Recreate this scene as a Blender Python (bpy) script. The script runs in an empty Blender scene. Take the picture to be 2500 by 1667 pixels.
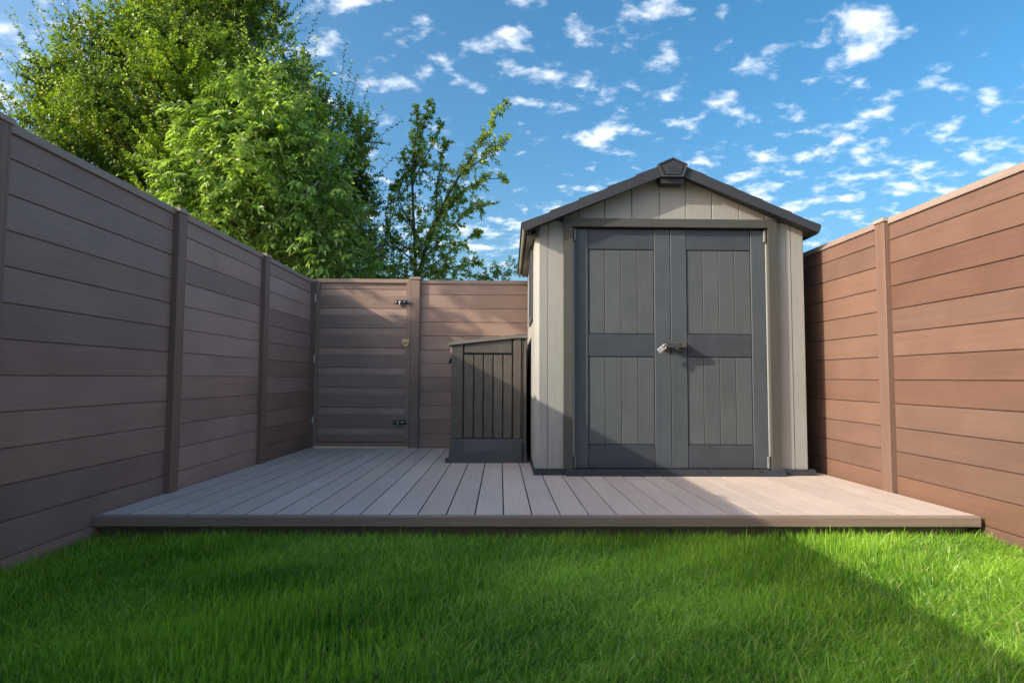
import bpy, bmesh, math, random
import numpy as np
from mathutils import Vector, Matrix

random.seed(7)
rng = np.random.default_rng(11)
scene = bpy.context.scene
COL = scene.collection

# ------------------------------------------------------------------ camera
FPX = 1500.0                                   # focal length for a 2500 px wide frame
EYE = 0.752
def cam_matrix():
    yc = Vector((-28.0, -88.5, -FPX)).normalized()
    xc = Vector((1.0, -0.005, 0.0)); xc = (xc - yc * xc.dot(yc)).normalized()
    zc = xc.cross(yc)
    m = Matrix((xc, yc, zc))                   # rows: world axes seen by the camera = camera to world
    return Matrix.Translation((0, 0, EYE)) @ m.to_4x4()
cd = bpy.data.cameras.new('camera'); cam = bpy.data.objects.new('camera', cd); COL.objects.link(cam)
cd.sensor_width = 36; cd.sensor_fit = 'HORIZONTAL'; cd.lens = 36 * FPX / 2500
cam.matrix_world = cam_matrix()
cd.clip_start = 0.05; cd.clip_end = 3000
cd.dof.use_dof = True; cd.dof.focus_distance = 4.7; cd.dof.aperture_fstop = 4.5
scene.camera = cam

# ------------------------------------------------------------------ sun and sky
LD = Vector((1.0, 0.38, -0.523)).normalized()  # the way the sunlight travels
SUN_EL = math.asin(-LD.z)
sd = bpy.data.lights.new('sun', 'SUN'); sun = bpy.data.objects.new('sun', sd); COL.objects.link(sun)
sd.energy = 2.9; sd.angle = math.radians(0.53); sd.color = (1.0, 0.88, 0.70)
sun.rotation_euler = LD.to_track_quat('-Z', 'Y').to_euler()
sun.location = (-20, -12, 12)

world = bpy.data.worlds.new('World'); scene.world = world; world.use_nodes = True
nt = world.node_tree; nt.nodes.clear()
def N(t, typ, **kw):
    n = t.nodes.new(typ)
    for k, v in kw.items():
        if k in ('inputs',):
            for a, b in v.items(): n.inputs[a].default_value = b
        else: setattr(n, k, v)
    return n
def L(t, a, b): t.links.new(a, b)
def math_n(t, op, a, b=None, clamp=False):
    n = t.nodes.new('ShaderNodeMath'); n.operation = op; n.use_clamp = clamp
    for i, v in enumerate((a, b)):
        if v is None: continue
        if isinstance(v, (int, float)): n.inputs[i].default_value = v
        else: t.links.new(v, n.inputs[i])
    return n.outputs[0]
SKY_STRENGTH = 0.15
sky = N(nt, 'ShaderNodeTexSky', sky_type='NISHITA', sun_disc=False, sun_elevation=SUN_EL,
        altitude=0, air_density=0.9, dust_density=4.8, ozone_density=2.2)
sky.sun_rotation = math.atan2(-LD.x, -LD.y)    # azimuth from +Y towards +X of the sun itself
tc = N(nt, 'ShaderNodeTexCoord')
sep = N(nt, 'ShaderNodeSeparateXYZ'); L(nt, tc.outputs['Generated'], sep.inputs[0])
zz = math_n(nt, 'ADD', math_n(nt, 'MAXIMUM', sep.outputs[2], 0.0), 0.20)
px = math_n(nt, 'DIVIDE', sep.outputs[0], zz); py = math_n(nt, 'DIVIDE', sep.outputs[1], zz)
comb = N(nt, 'ShaderNodeCombineXYZ'); L(nt, px, comb.inputs[0]); L(nt, py, comb.inputs[1])
mp = N(nt, 'ShaderNodeMapping'); L(nt, comb.outputs[0], mp.inputs[0])
mp.inputs['Rotation'].default_value = (0, 0, math.radians(-12)); mp.inputs['Scale'].default_value = (1.0, 1.15, 1.0)
mp.inputs['Location'].default_value = (3.1, 1.7, 0.0)
n1 = N(nt, 'ShaderNodeTexNoise', inputs={'Scale': 11.0, 'Detail': 7.0, 'Roughness': 0.54, 'Distortion': 0.10}); L(nt, mp.outputs[0], n1.inputs['Vector'])
n2 = N(nt, 'ShaderNodeTexNoise', inputs={'Scale': 1.3, 'Detail': 2.0, 'Roughness': 0.5}); L(nt, mp.outputs[0], n2.inputs['Vector'])
side = math_n(nt, 'MULTIPLY', px, 0.030)
v = math_n(nt, 'ADD', n1.outputs[0], math_n(nt, 'MULTIPLY', math_n(nt, 'SUBTRACT', n2.outputs[0], 0.5), 0.42))
v = math_n(nt, 'ADD', v, math_n(nt, 'MINIMUM', math_n(nt, 'MAXIMUM', side, -0.012), 0.10))
mr = N(nt, 'ShaderNodeMapRange', interpolation_type='SMOOTHSTEP'); L(nt, v, mr.inputs[0])
mr.inputs[1].default_value = 0.522; mr.inputs[2].default_value = 0.80; mr.inputs[3].default_value = 0; mr.inputs[4].default_value = 0.92
n3 = N(nt, 'ShaderNodeTexNoise', inputs={'Scale': 5.0, 'Detail': 9.0, 'Roughness': 0.55, 'Distortion': 0.25}); L(nt, mp.outputs[0], n3.inputs['Vector'])
mr3 = N(nt, 'ShaderNodeMapRange', interpolation_type='SMOOTHSTEP'); L(nt, math_n(nt, 'ADD', n3.outputs[0], math_n(nt, 'MULTIPLY', n1.outputs[0], 0.25)), mr3.inputs[0])
mr3.inputs[1].default_value = 0.715; mr3.inputs[2].default_value = 0.88; mr3.inputs[3].default_value = 0; mr3.inputs[4].default_value = 0.95
cov = math_n(nt, 'MAXIMUM', mr.outputs[0], mr3.outputs[0])
hs = N(nt, 'ShaderNodeHueSaturation', inputs={'Saturation': 1.36, 'Value': 0.87, 'Hue': 0.487}); L(nt, sky.outputs[0], hs.inputs['Color'])
mx = N(nt, 'ShaderNodeMixRGB'); L(nt, cov, mx.inputs[0]); L(nt, hs.outputs[0], mx.inputs[1])
mx.inputs[2].default_value = (4.4, 4.6, 4.9, 1)
bg = N(nt, 'ShaderNodeBackground'); bg.inputs[1].default_value = SKY_STRENGTH; L(nt, mx.outputs[0], bg.inputs[0])
wo = N(nt, 'ShaderNodeOutputWorld'); L(nt, bg.outputs[0], wo.inputs[0])

vs = scene.view_settings
vs.view_transform = 'Standard'; vs.look = 'None'; vs.gamma = 1; vs.exposure = 1.05; vs.use_curve_mapping = False
scene.render.engine = 'CYCLES'

# ------------------------------------------------------------------ helpers
WL = {}
def tag(o, label=None, cat=None, group=None, kind=None):
    if label: o['label'] = label
    if cat: o['category'] = cat
    if group: o['group'] = group
    if kind: o['kind'] = kind
    return o
def thing(name, loc, label, cat, group=None):
    o = bpy.data.objects.new(name, None); COL.objects.link(o); o.location = loc
    o.empty_display_size = 0.1
    WL[o.name] = Vector(loc)
    return tag(o, label, cat, group)

class MB:
    def __init__(s): s.v = []; s.f = []
    def add(s, vs_, fs):
        b = len(s.v); s.v += [tuple(p) for p in vs_]; s.f += [tuple(b + i for i in f) for f in fs]; return s
    def box(s, x0, x1, y0, y1, z0, z1, c=0.0):
        if c <= 0:
            return s.add([(x0,y0,z0),(x1,y0,z0),(x1,y1,z0),(x0,y1,z0),(x0,y0,z1),(x1,y0,z1),(x1,y1,z1),(x0,y1,z1)],
                         [(0,3,2,1),(4,5,6,7),(0,1,5,4),(1,2,6,5),(2,3,7,6),(3,0,4,7)])
        bm = bmesh.new(); bmesh.ops.create_cube(bm, size=1)
        for w in bm.verts:
            w.co = ((x0+x1)/2 + w.co.x*(x1-x0), (y0+y1)/2 + w.co.y*(y1-y0), (z0+z1)/2 + w.co.z*(z1-z0))
        bmesh.ops.bevel(bm, geom=bm.edges[:], offset=c, segments=1, affect='EDGES')
        bm.verts.index_update()
        s.add([w.co[:] for w in bm.verts], [[w.index for w in f.verts] for f in bm.faces]); bm.free(); return s
    def prism(s, poly, axis, a, b, fn=None):
        """extrude a 2D polygon along an axis; poly in the other two coordinates (x,z)|(x,y)|(y,z)"""
        n = len(poly); vs_ = []
        for t in (a, b):
            for (p, q) in poly:
                vs_.append({'y': (p, t, q), 'x': (t, p, q), 'z': (p, q, t)}[axis])
        fs = [tuple(range(n)), tuple(range(2*n-1, n-1, -1))]
        for i in range(n):
            j = (i+1) % n; fs.append((i, i+n, j+n, j))
        return s.add(vs_, fs)
    def cyl(s, p0, p1, r0, r1=None, n=8, cap=True):
        r1 = r0 if r1 is None else r1
        p0 = Vector(p0); p1 = Vector(p1); d = (p1-p0).normalized()
        u = d.orthogonal().normalized(); w = d.cross(u)
        vs_ = []
        for p, r in ((p0, r0), (p1, r1)):
            for i in range(n):
                a = 2*math.pi*i/n; vs_.append(p + u*(r*math.cos(a)) + w*(r*math.sin(a)))
        fs = [(i, (i+1) % n, (i+1) % n + n, i+n) for i in range(n)]
        if cap: fs += [tuple(range(n-1, -1, -1)), tuple(range(n, 2*n))]
        return s.add(vs_, fs)
    def tube(s, pts, rs, n=7):
        pts = [Vector(p) for p in pts]; b = len(s.v)
        for k, p in enumerate(pts):
            d = (pts[min(k+1, len(pts)-1)] - pts[max(k-1, 0)]).normalized()
            u = d.cross(Vector((0.13, 0.97, 0.2))).normalized(); w = d.cross(u)
            r = rs[k] if hasattr(rs, '__len__') else rs
            for i in range(n):
                a = 2*math.pi*i/n; s.v.append(tuple(p + u*(r*math.cos(a)) + w*(r*math.sin(a))))
        for k in range(len(pts)-1):
            for i in range(n):
                j = (i+1) % n; s.f.append((b+k*n+i, b+k*n+j, b+(k+1)*n+j, b+(k+1)*n+i))
        s.f.append(tuple(b+i for i in range(n-1, -1, -1))); e = b+(len(pts)-1)*n; s.f.append(tuple(e+i for i in range(n)))
        return s
    def build(s, name, mat, parent=None, smooth=False, origin=None, label=None, kind=None, shear=None, fix=True):
        a = np.array(s.v, dtype=float)
        if shear is not None: a = shear(a)
        if origin is None: origin = (a.min(0) + a.max(0)) / 2
        origin = np.array(origin, dtype=float)
        me = bpy.data.meshes.new(name); me.from_pydata([tuple(p) for p in (a - origin)], [], s.f)
        if fix:
            bm = bmesh.new(); bm.from_mesh(me); bmesh.ops.recalc_face_normals(bm, faces=bm.faces); bm.to_mesh(me); bm.free()
        if smooth:
            for p in me.polygons: p.use_smooth = True
        me.materials.append(mat); me.update()
        return place(name, me, origin, parent, label=label, kind=kind)
def place(name, me, world_loc, parent=None, rotz=0.0, label=None, kind=None, color=None):
    o = bpy.data.objects.new(name, me); COL.objects.link(o)
    wl = Vector(world_loc)
    if parent is not None:
        o.parent = parent; o.location = wl - WL[parent.name]
    else: o.location = wl
    o.rotation_euler = (0, 0, rotz)
    WL[o.name] = wl
    if color: o.color = (*color, 1)
    return tag(o, label, kind=kind)

# ------------------------------------------------------------------ materials
def new_mat(name):
    m = bpy.data.materials.new(name); m.use_nodes = True; t = m.node_tree; t.nodes.clear()
    out = N(t, 'ShaderNodeOutputMaterial'); p = N(t, 'ShaderNodeBsdfPrincipled'); L(t, p.outputs[0], out.inputs[0])
    return m, t, p
def mul(t, a, b):
    n = t.nodes.new('ShaderNodeMixRGB'); n.blend_type = 'MULTIPLY'; n.inputs[0].default_value = 1
    for i, v_ in ((1, a), (2, b)):
        if isinstance(v_, tuple): n.inputs[i].default_value = (*v_, 1)
        else: t.links.new(v_, n.inputs[i])
    return n.outputs[0]
def rng_node(t, val, a, b, c, d):
    n = t.nodes.new('ShaderNodeMapRange'); t.links.new(val, n.inputs[0])
    for i, q in enumerate((a, b, c, d)): n.inputs[i+1].default_value = q
    return n.outputs[0]
def grained(name, base, rough=0.6, grain=(2, 60, 60), amount=0.12, blotch=0.10, blotch_scale=1.2, bump=0.15,
            spec=0.35, bscale=1.0, speck=0.0, ribs=None, knots=False):
    m, t, p = new_mat(name)
    co = N(t, 'ShaderNodeTexCoord'); oi = N(t, 'ShaderNodeObjectInfo')
    off = N(t, 'ShaderNodeCombineXYZ')
    for i in range(3): L(t, math_n(t, 'MULTIPLY', oi.outputs['Random'], 37.0 + 13*i), off.inputs[i])
    add = N(t, 'ShaderNodeVectorMath', operation='ADD'); L(t, co.outputs['Object'], add.inputs[0]); L(t, off.outputs[0], add.inputs[1])
    mp_ = N(t, 'ShaderNodeMapping'); mp_.inputs['Scale'].default_value = grain; L(t, add.outputs[0], mp_.inputs[0])
    g = N(t, 'ShaderNodeTexNoise', inputs={'Scale': 1.0 * bscale, 'Detail': 5.0, 'Roughness': 0.65}); L(t, mp_.outputs[0], g.inputs['Vector'])
    b = N(t, 'ShaderNodeTexNoise', inputs={'Scale': blotch_scale, 'Detail': 4.0, 'Roughness': 0.6}); L(t, add.outputs[0], b.inputs['Vector'])
    gv = rng_node(t, g.outputs[0], 0.3, 0.7, 1-amount, 1+amount)
    bv = rng_node(t, b.outputs[0], 0.3, 0.7, 1-blotch, 1+blotch)
    f = math_n(t, 'MULTIPLY', gv, bv)
    if speck:
        s_ = N(t, 'ShaderNodeTexNoise', inputs={'Scale': 420.0, 'Detail': 1.0}); L(t, add.outputs[0], s_.inputs['Vector'])
        f = math_n(t, 'MULTIPLY', f, rng_node(t, s_.outputs[0], 0.35, 0.65, 1-speck, 1+speck))
    h = g.outputs[0]
    if ribs:
        sp = N(t, 'ShaderNodeSeparateXYZ'); L(t, co.outputs['Object'], sp.inputs[0])
        w = math_n(t, 'SINE', math_n(t, 'MULTIPLY', sp.outputs[0], ribs))
        f = math_n(t, 'MULTIPLY', f, rng_node(t, w, -1, -0.2, 0.70, 1.0))
        h = math_n(t, 'ADD', math_n(t, 'MULTIPLY', h, 0.25), math_n(t, 'MULTIPLY', w, 0.6))
    col = mul(t, base, oi.outputs['Color'])
    vm = N(t, 'ShaderNodeVectorMath', operation='SCALE'); L(t, col, vm.inputs[0]); L(t, f, vm.inputs['Scale'])
    L(t, vm.outputs[0], p.inputs['Base Color'])
    rr = rng_node(t, b.outputs[0], 0.3, 0.7, rough-0.07, rough+0.07); L(t, rr, p.inputs['Roughness'])
    p.inputs['Specular IOR Level'].default_value = spec
    bp = N(t, 'ShaderNodeBump', inputs={'Strength': bump, 'Distance': 0.002}); L(t, h, bp.inputs['Height']); L(t, bp.outputs[0], p.inputs['Normal'])
    return m
def plain(name, base, rough=0.5, metal=0.0, spec=0.5, bump=0.0, nscale=60):
    m, t, p = new_mat(name)
    co = N(t, 'ShaderNodeTexCoord'); g = N(t, 'ShaderNodeTexNoise', inputs={'Scale': nscale, 'Detail': 4.0}); L(t, co.outputs['Object'], g.inputs['Vector'])
    vm = N(t, 'ShaderNodeVectorMath', operation='SCALE'); vm.inputs[0].default_value = base
    L(t, rng_node(t, g.outputs[0], 0.3, 0.7, 0.9, 1.1), vm.inputs['Scale']); L(t, vm.outputs[0], p.inputs['Base Color'])
    p.inputs['Roughness'].default_value = rough; p.inputs['Metallic'].default_value = metal; p.inputs['Specular IOR Level'].default_value = spec
    if bump:
        bp = N(t, 'ShaderNodeBump', inputs={'Strength': bump, 'Distance': 0.001}); L(t, g.outputs[0], bp.inputs['Height']); L(t, bp.outputs[0], p.inputs['Normal'])
    return m
def leafy(name, dark, light, straw, transl=0.35, rough=0.5, spec=0.4):
    m, t, p = new_mat(name)
    at = N(t, 'ShaderNodeAttribute', attribute_name='tone')
    cr = N(t, 'ShaderNodeValToRGB'); L(t, at.outputs['Fac'], cr.inputs[0])
    e = cr.color_ramp.elements; e[0].position = 0.0; e[0].color = (*dark, 1); e[1].position = 0.9; e[1].color = (*light, 1)
    e2 = cr.color_ramp.elements.new(1.0); e2.color = (*straw, 1)
    L(t, cr.outputs[0], p.inputs['Base Color']); p.inputs['Roughness'].default_value = rough; p.inputs['Specular IOR Level'].default_value = spec
    tr = N(t, 'ShaderNodeBsdfTranslucent')
    L(t, mul(t, cr.outputs[0], (1.25, 1.35, 0.6)), tr.inputs[0])
    ms = N(t, 'ShaderNodeMixShader'); ms.inputs[0].default_value = transl
    L(t, p.outputs[0], ms.inputs[1]); L(t, tr.outputs[0], ms.inputs[2])
    out = [n for n in t.nodes if n.type == 'OUTPUT_MATERIAL'][0]; L(t, ms.outputs[0], out.inputs[0])
    return m

M_FENCE = grained('fence_composite', (0.235, 0.158, 0.130), rough=0.62, grain=(1.5, 90, 90), amount=0.09, blotch=0.12, blotch_scale=2.2, bump=0.3, speck=0.09)
M_POST = grained('post_composite', (0.19, 0.128, 0.104), rough=0.6, grain=(90, 90, 1.5), amount=0.10, blotch=0.07, bump=0.25, speck=0.05)
M_CAP = grained('cap_composite', (0.33, 0.27, 0.23), rough=0.6, grain=(2, 80, 80), amount=0.08, blotch=0.08, bump=0.2)  # colour lightened to stand for sky light on the caps
M_DECK = grained('deck_composite', (0.62, 0.54, 0.485), rough=0.6, grain=(110, 1.6, 30), amount=0.07, blotch=0.07, blotch_scale=1.5, bump=0.35, speck=0.05, ribs=2*math.pi/0.0095)
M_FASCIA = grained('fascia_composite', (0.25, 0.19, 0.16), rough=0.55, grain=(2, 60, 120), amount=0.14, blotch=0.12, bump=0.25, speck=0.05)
M_WALL = grained('shed_wall_resin', (0.295, 0.300, 0.285), rough=0.7, grain=(160, 160, 5), amount=0.10, blotch=0.06, blotch_scale=2.5, bump=0.5, speck=0.04)
M_FRAME = grained('shed_frame_resin', (0.066, 0.069, 0.062), rough=0.65, grain=(150, 150, 4), amount=0.12, blotch=0.07, bump=0.4)
M_LINTEL = grained('shed_lintel_resin', (0.062, 0.066, 0.061), rough=0.65, grain=(4, 150, 150), amount=0.12, blotch=0.07, bump=0.4)
M_DOOR = grained('shed_door_resin', (0.064, 0.079, 0.092), rough=0.55, grain=(170, 170, 5), amount=0.09, blotch=0.09, blotch_scale=5, bump=0.45, speck=0.04)
M_DOORPLANK = grained('shed_door_plank_resin', (0.078, 0.092, 0.101), rough=0.6, grain=(170, 170, 4), amount=0.09, blotch=0.10, blotch_scale=5, bump=0.45, speck=0.04)
M_DOORRAIL = grained('shed_door_rail_resin', (0.049, 0.059, 0.073), rough=0.45, grain=(5, 60, 60), amount=0.06, blotch=0.12, blotch_scale=7, bump=0.15)
M_ROOF = grained('shed_roof_resin', (0.036, 0.041, 0.050), rough=0.55, grain=(30, 30, 30), amount=0.05, blotch=0.08, bump=0.2)
M_SOFFIT = grained('soffit_resin', (0.21, 0.20, 0.16), rough=0.6, grain=(20, 20, 20), amount=0.06, blotch=0.10, bump=0.2)
M_DARK = plain('dark_joint', (0.02, 0.02, 0.022), 0.8)
M_BIN = grained('bin_plastic', (0.098, 0.086, 0.074), rough=0.42, grain=(110, 110, 5), amount=0.22, blotch=0.16, blotch_scale=6, bump=0.9, spec=0.5)
M_BINFLAT = grained('bin_rail_plastic', (0.098, 0.086, 0.074), rough=0.42, grain=(5, 110, 110), amount=0.22, blotch=0.14, blotch_scale=6, bump=0.9, spec=0.5)
M_BINBASE = grained('bin_base_plastic', (0.062, 0.064, 0.066), rough=0.4, grain=(25, 25, 25), amount=0.06, blotch=0.12, bump=0.15, spec=0.5)
M_BINLID = grained('bin_lid_plastic', (0.17, 0.158, 0.135), rough=0.5, grain=(6, 60, 60), amount=0.10, blotch=0.12, bump=0.3, spec=0.45)
M_BLACK = plain('black_painted_metal', (0.012, 0.012, 0.014), 0.3)
M_STEEL = plain('zinc_steel', (0.55, 0.57, 0.60), 0.35, metal=0.55)
M_PIN = plain('hinge_plastic', (0.15, 0.16, 0.165), 0.35)
M_BRASS = plain('brass', (0.62, 0.49, 0.24), 0.35, metal=0.6)
M_HANDLE = plain('handle_plastic', (0.050, 0.051, 0.054), 0.42)
M_WHITE = plain('white_hinge', (0.75, 0.77, 0.8), 0.4)
M_GLASS = plain('window_pane', (0.10, 0.13, 0.14), 0.08, spec=0.8)
M_BARK = grained('bark', (0.36, 0.33, 0.26), rough=0.85, grain=(40, 40, 10), amount=0.25, blotch=0.2, bump=0.6)
M_BARKD = grained('dark_bark', (0.10, 0.085, 0.065), rough=0.9, grain=(40, 40, 10), amount=0.25, blotch=0.2, bump=0.6)
M_SOIL = grained('soil', (0.045, 0.055, 0.022), rough=0.95, grain=(30, 30, 30), amount=0.35, blotch=0.3, bump=0.8)

# ------------------------------------------------------------------ ground
DECK_Y0 = 3.165
def deckz(y): return 0.052 - 0.0150 * (y - 3.17)
GZ = -0.082
g = MB().add([(-900, -900, GZ), (900, -900, GZ), (900, 900, GZ), (-900, 900, GZ)], [(0, 1, 2, 3)]).build('ground', M_SOIL, kind='structure')

# ------------------------------------------------------------------ fences
P = 0.15
def board_mesh(length, h=P, name='fence_board'):
    g_ = 0.0024
    pr = [(0.020, 0.0001), (0.010, 0.0001), (0.010, g_), (0.0022, g_), (0.0, g_+0.0022), (0.0, h-g_-0.0022), (0.0022, h-g_), (0.010, h-g_), (0.010, h-0.0001), (0.020, h-0.0001)]
    mb = MB().prism(pr, 'x', 0, length)
    me = bpy.data.meshes.new(name); me.from_pydata(mb.v, [], mb.f)
    bm = bmesh.new(); bm.from_mesh(me); bmesh.ops.recalc_face_normals(bm, faces=bm.faces); bm.to_mesh(me); bm.free()
    me.materials.append(M_FENCE); return me
_bm = {}
def bmesh_of(length, h):
    k = (round(length, 3), round(h, 3))
    if k not in _bm: _bm[k] = board_mesh(length, h)
    return _bm[k]
def tone(r, lo=0.9, hi=1.1, warm=0.03):
    a = r.uniform(lo, hi); w = r.uniform(-warm, warm)
    return (a*(1+w), a, a*(1-w))
def post_mesh(h, w=0.10, d=0.10):
    # a hollow composite post with shallow flutes on its faces
    f = 0.0015
    xs = [(-w/2+0.003, 0), (-w/2+0.014, 0), (-w/2+0.0155, f), (-w/2+0.017, 0), (w/2-0.017, 0), (w/2-0.0155, f), (w/2-0.014, 0), (w/2-0.003, 0),
          (w/2, 0.003), (w/2, 0.014), (w/2-f, 0.0155), (w/2, 0.017), (w/2, d), (-w/2, d), (-w/2, 0.017), (-w/2+f, 0.0155), (-w/2, 0.014), (-w/2, 0.003)]
    mb = MB().prism(xs, 'z', 0, h)
    me = bpy.data.meshes.new('post'); me.from_pydata(mb.v, [], mb.f)
    bm = bmesh.new(); bm.from_mesh(me); bmesh.ops.recalc_face_normals(bm, faces=bm.faces); bm.to_mesh(me); bm.free()
    me.materials.append(M_POST); return me
cap_mb = MB().box(-0.059, 0.059, -0.009, 0.109, 0, 0.024, 0.0015)
cap_me = bpy.data.meshes.new('post_cap'); cap_me.from_pydata(cap_mb.v, [], cap_mb.f); cap_me.materials.append(M_CAP)

def fence_run(th, frame, bays, posts, cap_z, r, tones=None, post_proud=0.038, ground=None, cap_h=0.040):
    """frame(s, n, z) -> world point, rotz; s runs along local x, n is outward from the board faces."""
    fn, rz = frame
    for bi, (s0, s1) in enumerate(bays):
        ln = s1 - s0
        for k in range(-1, 12):
            h = P if k < 11 else cap_z - 1.65 + 0.002
            tn = tone(r) if not tones or (bi, k) not in tones else tones[(bi, k)]
            place('board', bmesh_of(ln, h), fn(s0, 0, k*P), th, rz, color=tn)
        c = MB().box(0, ln, -0.013, 0.030, 0, cap_h, 0.0025)
        me = bpy.data.meshes.new('cap_rail'); me.from_pydata(c.v, [], c.f); me.materials.append(M_CAP)
        place('cap_rail', me, fn(s0, 0, cap_z), th, rz, color=(0.86, 0.84, 0.86))
    for (s, zb, zt) in posts:
        p_ = place('post', post_mesh(zt - zb), fn(s, post_proud, zb), th, rz, color=tone(r, .95, 1.05, .02))
        place('post_cap', cap_me, fn(s, post_proud, zt), p_)

XL, XR, YB = -2.04, 2.508, 6.66
# left fence: boards face +X, local x runs to +Y
r = random.Random(3)
left = thing('fence', (XL, 2.0, GZ), 'long brown horizontal board fence in shade along the left side of the garden', 'fence')
pys = [3.81 + 1.414*k for k in range(-5, 2)] + [6.60]
bays = [(pys[i]+0.099, pys[i+1]+0.001) for i in range(len(pys)-1)]
tn = {}
nb = len(bays)
for k in range(-1, 12):
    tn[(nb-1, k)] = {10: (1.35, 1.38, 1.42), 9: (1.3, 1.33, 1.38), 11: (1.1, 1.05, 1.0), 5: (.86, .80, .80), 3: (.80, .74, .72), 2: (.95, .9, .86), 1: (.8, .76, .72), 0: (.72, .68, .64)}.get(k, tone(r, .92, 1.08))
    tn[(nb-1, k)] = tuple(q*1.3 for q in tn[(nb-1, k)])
    for b_i in range(nb-1): tn[(b_i, k)] = (lambda a, g: (a*(1+.05*g), a, a*(1-.02*g)))(r.uniform(.88, 1.16)*(1.38 if b_i == nb-2 else 1.14), r.uniform(-1, 1))  # near bays kept darker in colour, standing for falloff toward the frame edge
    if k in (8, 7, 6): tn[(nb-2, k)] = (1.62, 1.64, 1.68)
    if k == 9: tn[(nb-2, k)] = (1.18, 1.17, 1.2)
fl = (lambda s, n, z: (XL + n, s, z), math.radians(90))
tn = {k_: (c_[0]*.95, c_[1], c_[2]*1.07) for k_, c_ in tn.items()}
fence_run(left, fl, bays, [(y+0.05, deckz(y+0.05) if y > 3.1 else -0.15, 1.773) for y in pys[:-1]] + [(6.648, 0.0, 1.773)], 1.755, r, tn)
# right fence: boards face -X, local x runs to -Y
r = random.Random(5)
right = thing('fence', (XR, 2.0, GZ), 'sunlit reddish brown horizontal board fence along the right side', 'fence')
rys = [3.875 + 1.414*k for k in range(-5, 2)] + [6.62]
fr = (lambda s, n, z: (XR - n, -s, z), math.radians(-90))
bays = [(-rys[i+1]-0.001, -rys[i]-0.099) for i in range(len(rys)-1)]
tn = {}
for bi in range(len(bays)):
    for k in range(-1, 12):
        base = tone(r, .93, 1.08, .02)
        tn[(bi, k)] = (base[0]*0.64, base[1]*0.58, base[2]*0.55)
nbR = len(bays)
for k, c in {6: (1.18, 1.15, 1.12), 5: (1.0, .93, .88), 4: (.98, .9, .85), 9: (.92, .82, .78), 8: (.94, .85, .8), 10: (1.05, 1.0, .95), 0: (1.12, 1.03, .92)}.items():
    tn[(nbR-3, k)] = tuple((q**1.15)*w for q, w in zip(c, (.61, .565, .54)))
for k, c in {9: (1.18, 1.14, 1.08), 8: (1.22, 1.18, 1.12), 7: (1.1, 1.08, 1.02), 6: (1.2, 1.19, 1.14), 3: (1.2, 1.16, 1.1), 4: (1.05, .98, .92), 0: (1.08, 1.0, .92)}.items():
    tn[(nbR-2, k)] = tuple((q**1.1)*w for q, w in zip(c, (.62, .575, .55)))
fence_run(right, fr, bays, [(-(y+0.05), deckz(y+0.05) if y > 3.1 else -0.15, 1.773) for y in rys[:-1]], 1.755, r, tn)
for o_ in right.children:
    if o_.name.startswith('post'): o_.color = (.86, .80, .76, 1)
# back fence: boards face -Y, local x runs to +X
r = random.Random(9)
back = thing('fence', (0.8, YB, 0), 'brown back fence with dappled sun streaks behind the storage box and the shed', 'fence')
fb = (lambda s, n, z: (s, YB - n, z), 0.0)
bays = [(-0.885, 0.60), (0.698, 1.79), (1.888, XR+0.02)]
tn = {(b, k): tuple(c*a for c, a in zip(tone(r, .93, 1.07, .03), (1.40, 1.46, 1.45))) for b in range(3) for k in range(-1, 12)}
fence_run(back, fb, bays, [(-0.929, 0.0, 1.812), (0.649, 0.0, 1.812), (1.839, 0.0, 1.812)], 1.768, r, tn)

for o_ in back.children:
    if o_.name.startswith('post'): o_.color = (1.25, 1.32, 1.32, 1)
# ------------------------------------------------------------------ gate
GX0, GX1, GY = -1.998, -0.981, 6.645
gate = thing('garden_gate', ((GX0+GX1)/2, GY, 0.0), 'brown horizontal board garden gate in the back left corner with two black bolts', 'gate')
def mitred(parent, mat_v, mat_h, x0, x1, z0, z1, w, y0, y1, name, wt=None, bottom=True, c=0.002):
    wt = wt or w
    zb = z0 + (w if bottom else 0)
    MB().prism([(x0, z0), (x0+w, zb), (x0+w, z1-wt), (x0, z1-0.0006)], 'y', y0, y1).build(name+'_stile', mat_v, parent).color = (1.35, 1.48, 1.42, 1)
    MB().prism([(x1, z0), (x1-w, zb), (x1-w, z1-wt), (x1, z1-0.0006)], 'y', y0, y1).build(name+'_stile', mat_v, parent).color = (1.4, 1.52, 1.45, 1)
    MB().prism([(x0+0.0012, z1), (x1-0.0012, z1), (x1-w-0.0002, z1-wt), (x0+w+0.0002, z1-wt)], 'y', y0-0.0005, y1).build(name+'_rail', mat_h, parent).color = (1.25, 1.35, 1.3, 1)
    if bottom:
        MB().prism([(x0+0.0012, z0), (x1-0.0012, z0), (x1-w-0.0002, z0+w), (x0+w+0.0002, z0+w)], 'y', y0-0.0005, y1).build(name+'_rail', mat_h, parent).color = (1.25, 1.35, 1.3, 1)
mitred(gate, M_POST, M_FENCE, GX0, GX1, 0.014, 1.812, 0.041, GY-0.022, GY+0.02, 'gate')
gz = [0.058, 0.212, 0.427, 0.639, 0.854, 1.067, 1.28, 1.493, 1.70, 1.774]
r = random.Random(21)
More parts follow.
